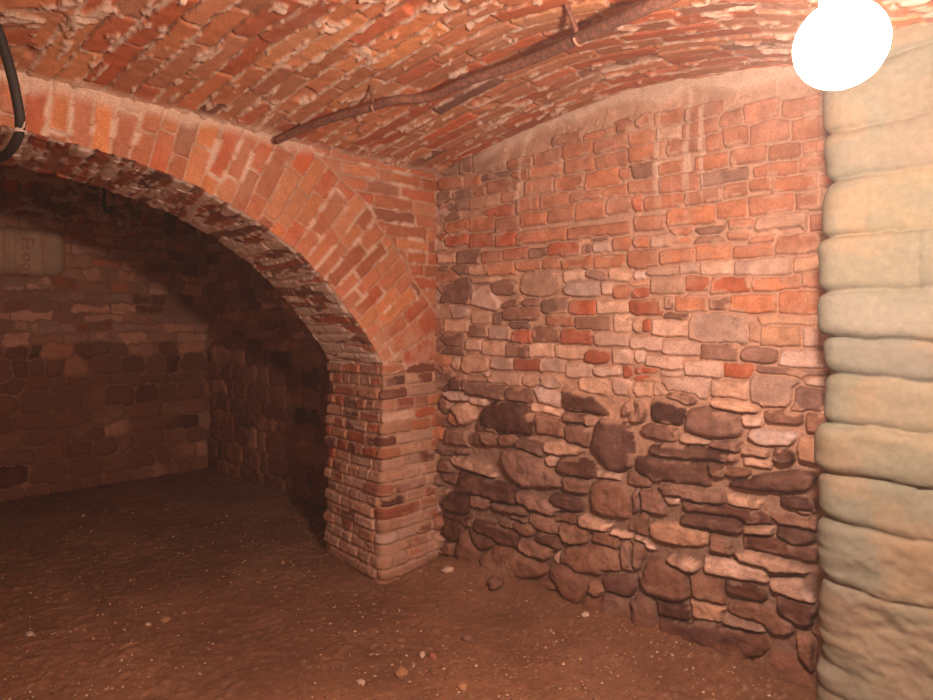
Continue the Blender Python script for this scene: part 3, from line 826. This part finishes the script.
def build_floor():
    def patch(xs, ys):
        X, Y = np.meshgrid(xs, ys)
        H = floor_h(X, Y)
        near = np.clip(1.35 - np.hypot(X, Y) / 7, 0.3, 1)
        H = H + (fbm(X * 9, Y * 9, 4, 402) - 0.5) * 0.013 + (fbm(X * 40, Y * 40, 3, 403) - 0.5) * 0.008
        cl = sstep(0.66, 0.72, vnoise(X * 38, Y * 38, 404)) * sstep(0.45, 0.6, fbm(X * 3, Y * 3, 2, 405))
        H = H + cl * 0.008
        c = np.array((0.235, 0.112, 0.062)) * (0.72 + 0.56 * fbm(X * 5, Y * 5, 4, 406))[..., None]
        c = c * (0.8 + 0.4 * fbm(X * 45, Y * 45, 3, 407))[..., None]
        dk = sstep(0.53, 0.66, fbm(X * 1.1 + 3, Y * 1.1, 3, 408)) * 0.42
        c = mix(c, np.array((0.12, 0.055, 0.034)), dk)
        lt = sstep(0.55, 0.7, fbm(X * 1.6 + 30, Y * 1.6, 3, 409)) * 0.35
        c = mix(c, np.array((0.30, 0.155, 0.095)), lt)
        sp = sstep(0.80, 0.88, vnoise(X * 95, Y * 95, 410)) * 0.4
        c = mix(c, np.array((0.40, 0.25, 0.15)), sp)
        sd = sstep(0.82, 0.9, vnoise(X * 70 + 50, Y * 70, 411)) * 0.5
        c = mix(c, np.array((0.10, 0.045, 0.03)), sd)
        P = np.stack([X, Y, H], -1)
        return P, c
    P, c = patch(np.arange(-5.6, 3.6, 0.0135), np.concatenate([np.arange(-1.2, 1.9, 0.05), np.arange(1.9, 4.4, 0.011), np.arange(4.4, 7.6, 0.03)]))
    o = grid_mesh('floor', P, c, M_EARTH)
    return tag(o, 'uneven reddish brown trodden earth floor strewn with grit', 'floor', kind='structure')
build_floor()

# ------------------------------------------------------------------ parts of the room behind and beside the viewer
def plain_wall(name, p, q, z1, label):
    p = np.array(p, float); q = np.array(q, float); L = np.hypot(*(q - p)); d = (q - p) / L
    nrm = np.array([-d[1], d[0]])
    U, V = np.meshgrid(np.arange(0, L + 0.03, 0.03), np.arange(-0.08, z1 + 0.03, 0.03))
    dd, row, cc = brick_field(U, V, 0.30, 0.12, 0.03, 500 + int(L * 100) % 90)
    H = np.where(dd < 0, 0.02, 0.0) + (fbm(U * 8, V * 8, 3, 512) - 0.5) * 0.02
    col = brick_color(row, cc, 520, [('B', 3), ('M', 3), ('P', 3), ('T', 2)], U, V)
    P = np.zeros(U.shape + (3,)); P[..., :2] = p + U[..., None] * d + H[..., None] * nrm; P[..., 2] = V
    return tag(grid_mesh(name, P, col, M_MASON), label, 'wall', kind='structure')

def at(t, s):
    return C0 + t * A + s * NA
plain_wall('wall_left', at(4.25, 4.6), at(4.25, -4.2), 2.7, 'left wall of the cellar')
plain_wall('wall_front', at(-0.6, 4.6), at(4.35, 4.6), 2.6, 'front wall of the cellar')
plain_wall('wall_right_near', at(-0.35, 2.3), at(-0.35, 4.7), 2.6, 'near stretch of the right wall')
def near_ceiling():
    T, S = np.meshgrid(np.arange(-0.7, 4.5, 0.04), np.arange(2.58, 4.75, 0.04))
    d, row, cc = brick_field(S, T, 0.27, 0.11, 0.02, 540)
    col = brick_color(row, cc, 541, [('B', 5), ('R', 3), ('T', 2)], T, S)
    P = np.zeros(T.shape + (3,)); P[..., :2] = C0 + T[..., None] * A + S[..., None] * NA; P[..., 2] = 2.42 + 0.02 * (fbm(T * 5, S * 5, 2, 3) - 0.5)
    tag(grid_mesh('ceiling_near', P, col, M_MASON), 'brick vault over the near end of the cellar', 'ceiling', kind='structure')
    T, S = np.meshgrid(np.arange(3.3, 4.5, 0.04), np.arange(-0.1, 2.66, 0.04))
    d, row, cc = brick_field(S, T, 0.27, 0.11, 0.02, 540)
    col = brick_color(row, cc, 542, [('B', 5), ('R', 3), ('T', 2)], T, S)
    P = np.zeros(T.shape + (3,)); P[..., :2] = C0 + T[..., None] * A + S[..., None] * NA; P[..., 2] = ceil_s(S)
    tag(grid_mesh('ceiling_left', P, col, M_MASON), 'brick vault beside the left wall', 'ceiling', kind='structure')
near_ceiling()

# ------------------------------------------------------------------ hanging lamp
lamp = tag(empty('hanging_lamp', LAMP_POS), 'glaring white globe lamp hanging on a cord before the pale pillar', 'lamp')
R_BULB = 0.066
prof = [(max(0.001, R_BULB * math.sin(a)), -R_BULB * math.cos(a)) for a in np.linspace(0.03, math.pi - 0.28, 22)]
lathe('bulb', prof, M_BULB, lamp, (0, 0, 0), 40)
lathe('socket', [(0.012, 0.135), (0.024, 0.13), (0.026, 0.085), (0.030, 0.08), (0.030, 0.066), (0.019, 0.061)], M_BRASS, lamp)
tube('cord', [(0, 0, 0.13), (0.004, 0.003, 0.25), (0.0, 0.01, 0.36), (0.0, 0.0, 0.49)], 0.004, M_BLACK, lamp)

# ------------------------------------------------------------------ rusty pipe under the vault
def ray(px, py, depth):
    return Vector(((px - CX) / FPX * depth, depth, EYE + (CY - py) / FPX * depth))

def vault_above(p):
    s = (p.x - C0[0]) * NA[0] + (p.y - C0[1]) * NA[1]
    return float(ceil_s(s))

def under_vault(px, py, gap):
    lo, hi = 0.8, 4.0
    for _ in range(40):
        m = (lo + hi) / 2; p = ray(px, py, m)
        if p.z > vault_above(p) - gap: hi = m
        else: lo = m
    return ray(px, py, lo)

rod_pts = [under_vault(*q) for q in ((276, 141, .045), (300, 130, .05), (330, 119, .075), (355, 112, .09), (372, 107, .10), (396, 100, .105), (430, 97, .095), (468, 81, .10), (530, 60, .10), (596, 30, .10), (650, 6, .10), (700, -18, .07), (750, -46, .06))]
rod = empty('iron_pipe', rod_pts[3])
def rel(pts, o):
    return [p - o for p in pts]
tag(rod, 'rusty bent iron pipe slung under the brick vault from hangers', 'pipe')
tube('bar', rel(rod_pts, rod_pts[3]), lambda t: 0.0185 + 0.004 * t, M_RUST, rod, 12, 0.10)
for (px, py, tx, ty, r) in ((373, 106, 369, 80, 0.008), (578, 38, 563, -4, 0.0095)):
    b = under_vault(px, py, .10); tp = under_vault(tx, ty, -0.02)
    o3 = rod_pts[3]
    h = tube('hanger', rel([tp, tp.lerp(b, 0.5) + Vector((0.003, 0, 0)), b + Vector((0, 0, 0.012))], o3), r, M_RUST, rod, 8, 0.15, 3)
    d = (rod_pts[9] - rod_pts[7]).normalized() if px > 500 else (rod_pts[6] - rod_pts[3]).normalized()
    sx = d.cross(Vector((0, 0, 1))).normalized(); up = sx.cross(d).normalized()
    rr = 0.026
    hook_pts = [b + up * rr * math.sin(a) + sx * rr * math.cos(a) for a in np.linspace(math.radians(100), math.radians(345), 9)]
    tube('hook', rel(hook_pts, h.location + o3), 0.0055, M_HOOK, h, 8, 0.1, 4)

# ------------------------------------------------------------------ black cable at the left
cab_pts = [ray(-40, -20, 2.0), ray(-8, 18, 2.02), ray(8, 62, 2.04), ray(17, 100, 2.06), ray(20, 128, 2.09), ray(12, 148, 2.13), ray(-4, 160, 2.2), ray(-40, 172, 2.35)]
cable = tag(empty('black_cable', cab_pts[3]), 'thick black cable drooping in front of the left end of the arch', 'cable')
tube('sheath', rel(cab_pts, cab_pts[3]), 0.0155, M_BLACK, cable, 12)
k = ray(20, 131, 2.092) - cab_pts[3]
tube('tie', [k + Vector((0.018 * math.cos(a), 0.018 * math.sin(a), 0.006 * a / 6 - 0.008)) for a in np.linspace(0, 12, 14)] + [k + Vector((0.022, -0.01, 0.03))], 0.0035, M_STRING, cable, 6)

# ------------------------------------------------------------------ hook in the far vault
hk = ray(104, 199, 4.4)
hook = tag(empty('iron_hook', hk), 'small dark iron hook hanging from the far vault', 'hook')
ht = 2.56
tube('shank', [Vector((0, 0, ht - hk.z + 0.05)), Vector((0.004, 0, 0.08)), Vector((0.0, 0, -0.04)), Vector((0.012, 0, -0.085)), Vector((0.045, 0, -0.09)), Vector((0.06, 0, -0.05))], 0.012, M_BLACK, hook, 8)

# ------------------------------------------------------------------ pale sack with red print in the far wall
def build_slab():
    m0 = (-60 - CX) / FPX; m1 = (66 - CX) / FPX
    def on_back(px):
        m = (px - CX) / FPX
        t = (m * E0[1] - E0[0]) / (BW[0] - m * BW[1])
        return t, E0[1] + BW[1] * t
    ta, da = on_back(66); tb, db = on_back(-60)
    dm = on_back(30)[1]
    z0 = EYE + (CY - 277) * dm / FPX; z1 = EYE + (CY - 228) * dm / FPX
    U, V = np.meshgrid(np.linspace(0, tb - ta, 420), np.linspace(0, z1 - z0, 170))
    w, h = tb - ta, z1 - z0
    r = 0.10
    qx = np.abs(U - w / 2) - w / 2 + r; qy = np.abs(V - h / 2) - h / 2 + r
    d = np.sqrt(np.maximum(qx, 0) ** 2 + np.maximum(qy, 0) ** 2) + np.minimum(np.maximum(qx, qy), 0) - r
    prof = np.sqrt(np.clip(1 - (1 - np.clip(-d / 0.10, 0, 1)) ** 2, 0, 1))
    H = -0.05 + prof * 0.14 + (fbm(U * 8, V * 8, 3, 601) - 0.5) * 0.012
    col = np.array((0.52, 0.33, 0.22)) * (0.8 + 0.4 * fbm(U * 9, V * 9, 3, 602))[..., None]
    st = sstep(0.56, 0.66, fbm(U * 30, V * 3.5, 3, 603)) * sstep(0.12, 0.2, U)
    col = mix(col, np.array((0.40, 0.17, 0.10)), st * 0.45)
    PX = 66 - U / (tb - ta) * 126; PY = 277 - V / (z1 - z0) * 49
    def ring(cx, cy, rx, ry, wd):
        q = np.hypot((PX - cx) / rx, (PY - cy) / ry)
        return 1 - sstep(wd * 0.6, wd, np.abs(q - 1))
    def bar(x0, y0, x1, y1):
        return (1 - sstep(0, 0.5, np.abs(PX - (x0 + x1) / 2) - (x1 - x0) / 2)) * (1 - sstep(0, 0.7, np.abs(PY - (y0 + y1) / 2) - (y1 - y0) / 2))
    ink = np.maximum.reduce([ring(20.8, 258.5, 3.2, 3.4, 0.42), ring(20.6, 267.5, 3.2, 2.8, 0.42), bar(17, 275, 24, 276.2), bar(16.4, 240, 17.6, 252), bar(17, 240, 31, 241.2), bar(21, 241, 22, 247), bar(27, 241, 28, 247), bar(20, 248.5, 25, 249.7)])
    for k in range(9):
        ink = np.maximum(ink, bar(8.4, 240 + k * 3.9, 10.4, 242.2 + k * 3.9) * 0.55)
        ink = np.maximum(ink, bar(2.4, 240 + k * 3.9, 4.0, 241.8 + k * 3.9) * 0.45)
    col = mix(col, np.array((0.27, 0.05, 0.028)), ink * 0.6 * (0.6 + 0.4 * vnoise(U * 40, V * 40, 604)))
    P = np.zeros(U.shape + (3,))
    o0 = E0 + BW * ta
    P[..., :2] = U[..., None] * BW + H[..., None] * NBW; P[..., 2] = V
    o = grid_mesh('printed_sack', P, col, M_MASON)
    o.location = (o0[0], o0[1], z0)
    tag(o, 'pale bulging sack with upright red print lying in the far rear wall', 'sack', kind='thing')
build_slab()

# origins at the foot of each masonry body
def set_origin(name, pt):
    o = bpy.data.objects[name]; v = Vector(pt)
    o.data.transform(Matrix.Translation(-v)); o.location = v
set_origin('brick_arch', (P1[0], P1[1], 1.20))
set_origin('brick_pier', (P1[0], P1[1], 0.0))
set_origin('stone_pillar', (1.27, 2.105, 0.0))

# ------------------------------------------------------------------ loose stones and grit
def pebble_mesh(name, r, seed, mat, squash=0.6):
    import bmesh
    bm = bmesh.new(); bmesh.ops.create_icosphere(bm, subdivisions=3, radius=1.0)
    rnd = np.random.RandomState(seed); off = rnd.rand(3) * 50; sx, sy = 1 + rnd.rand() * 0.5, 0.8 + rnd.rand() * 0.3
    for v in bm.verts:
        p = np.array(v.co)
        f = 1 + 0.5 * (float(fbm(np.array(p[0] * 1.3 + off[0]), np.array(p[1] * 1.3 + p[2] * 1.7 + off[1]), 3, seed)) - 0.5) * 1.6
        v.co = Vector((p[0] * f * r * sx, p[1] * f * r * sy, p[2] * f * r * squash))
    me = bpy.data.meshes.new(name); bm.to_mesh(me); bm.free()
    me.polygons.foreach_set('use_smooth', np.full(len(me.polygons), True, dtype=bool)); me.materials.append(mat)
    o = bpy.data.objects.new(name, me); COL.objects.link(o)
    return o

M_P1 = plain_mat('pale pebble', (0.60, 0.44, 0.33), 0.9, nscale=30)
M_P2 = plain_mat('tan pebble', (0.42, 0.22, 0.11), 0.9, nscale=30)
M_P3 = plain_mat('brown pebble', (0.22, 0.11, 0.07), 0.9, nscale=30)
M_P4 = plain_mat('brick rubble', (0.34, 0.12, 0.07), 0.9, nscale=30)

def floor_at(px, py):
    dep = EYE * FPX / (py - CY)
    for _ in range(12):
        x = (px - CX) / FPX * dep
        z = float(floor_h(np.array(x), np.array(dep)))
        dep = (EYE - z) * FPX / (py - CY)
    return Vector(((px - CX) / FPX * dep, dep, float(floor_h(np.array((px - CX) / FPX * dep), np.array(dep)))))

LOOSE = [
 (148, 625, 0.011, M_P1, 'pebble', 'tiny bright white pebble on the open earth floor'),
 (165, 621, 0.022, M_P2, 'pebble', 'flat tan pebble just right of the white pebble on the floor'),
 (29, 635, 0.018, M_P1, 'pebble', 'pale pebble on the earth floor near the lower left corner'),
 (83, 516, 0.013, M_P1, 'pebble', 'small pale pebble on the dark floor under the arch'),
 (283, 563, 0.016, M_P2, 'pebble', 'small tan pebble on the floor beside the pier foot'),
 (448, 571, 0.030, M_P1, 'stone', 'pale lump of mortar in the corner between pier and right wall'),
 (422, 656, 0.017, M_P1, 'pebble', 'small pale pebble on the floor in front of the pier'),
 (361, 683, 0.014, M_P1, 'pebble', 'little white pebble at the bottom edge of the floor'),
 (401, 675, 0.026, M_P2, 'stone', 'rounded tan stone half sunk in the floor before the pier'),
 (433, 658, 0.024, M_P4, 'stone', 'reddish brick fragment on the floor in front of the pier'),
 (585, 616, 0.022, M_P1, 'stone', 'pale mortar chip at the foot of the fieldstone wall'),
 (495, 590, 0.052, M_P3, 'stone', 'brown stone lying in the earth heap at the wall foot'),
 (468, 640, 0.030, M_P3, 'stone', 'dark clod on the floor below the earth heap'),
 (264, 571, 0.026, M_P3, 'stone', 'dark brown stone on the floor left of the pier'),
 (463, 688, 0.020, M_P2, 'pebble', 'tan pebble at the lower edge below the dark clod'),
]
for i, (px, py, r, m, cat, lab) in enumerate(LOOSE):
    p = floor_at(px, py)
    o = pebble_mesh('pebble' if cat == 'pebble' else 'loose_stone', r, 700 + i, m, 0.65)
    o.location = p + Vector((0, 0, r * 0.3)); o.rotation_euler = (0, 0, i * 1.3)
    tag(o, lab, cat)

def build_grit():
    rnd = np.random.RandomState(12)
    oc = np.array([(1, 0, 0), (-1, 0, 0), (0, 1, 0), (0, -1, 0), (0, 0, 1), (0, 0, -1)], float)
    tri = np.array([(0, 2, 4), (2, 1, 4), (1, 3, 4), (3, 0, 4), (2, 0, 5), (1, 2, 5), (3, 1, 5), (0, 3, 5)])
    V, F, C = [], [], []
    pals = np.array([(0.55, 0.40, 0.28), (0.46, 0.27, 0.14), (0.34, 0.14, 0.08), (0.14, 0.07, 0.045), (0.28, 0.15, 0.09)])
    cnt = 0; tries = 0
    while cnt < 5200 and tries < 60000:
        tries += 1
        y = 1.9 + rnd.rand() ** 1.6 * 3.2; x = -0.78 * y + rnd.rand() * 1.4 * y
        dw = (x - C0[0]) * NW[0] + (y - C0[1]) * NW[1]
        if dw < 0.06 or (x > 1.02 and y > 1.9 and x / y > 0.5):
            continue
        # keep clear of the pier
        t = (x - P1[0]) * A[0] + (y - P1[1]) * A[1]; s = (x - P1[0]) * NA[0] + (y - P1[1]) * NA[1]
        if t < 0.08 and -0.8 < s < 0.06:
            continue
        if fbm(np.array(x * 2.2), np.array(y * 2.2), 2, 44) < 0.40 + 0.25 * rnd.rand() - 0.12:
            continue
        r = 0.0022 + 0.0062 * rnd.rand() ** 3
        z = float(floor_h(np.array(x), np.array(y))) + float((fbm(np.array(x * 9), np.array(y * 9), 4, 402) - 0.5) * 0.013 + (fbm(np.array(x * 40), np.array(y * 40), 3, 403) - 0.5) * 0.008)
        v = oc * (0.7 + 0.6 * rnd.rand(6, 1)) * np.array([1.2, 0.9, 0.7]) * r
        a = rnd.rand() * 6.28; v = np.c_[v[:, 0] * math.cos(a) - v[:, 1] * math.sin(a), v[:, 0] * math.sin(a) + v[:, 1] * math.cos(a), v[:, 2]]
        V.append(v + np.array([x, y, z + r * 0.35])); F.append(tri + cnt * 6)
        C.append(np.repeat(pals[rnd.choice(5, p=[.26, .26, .14, .2, .14])][None] * (0.8 + 0.4 * rnd.rand()), 6, 0)); cnt += 1
    o = link_mesh('gravel', np.concatenate(V), np.concatenate(F).ravel(), 3, M_MASON, np.concatenate(C), smooth=False)
    tag(o, 'fine pale and dark grit scattered over the earth floor', 'gravel', kind='stuff')
build_grit()
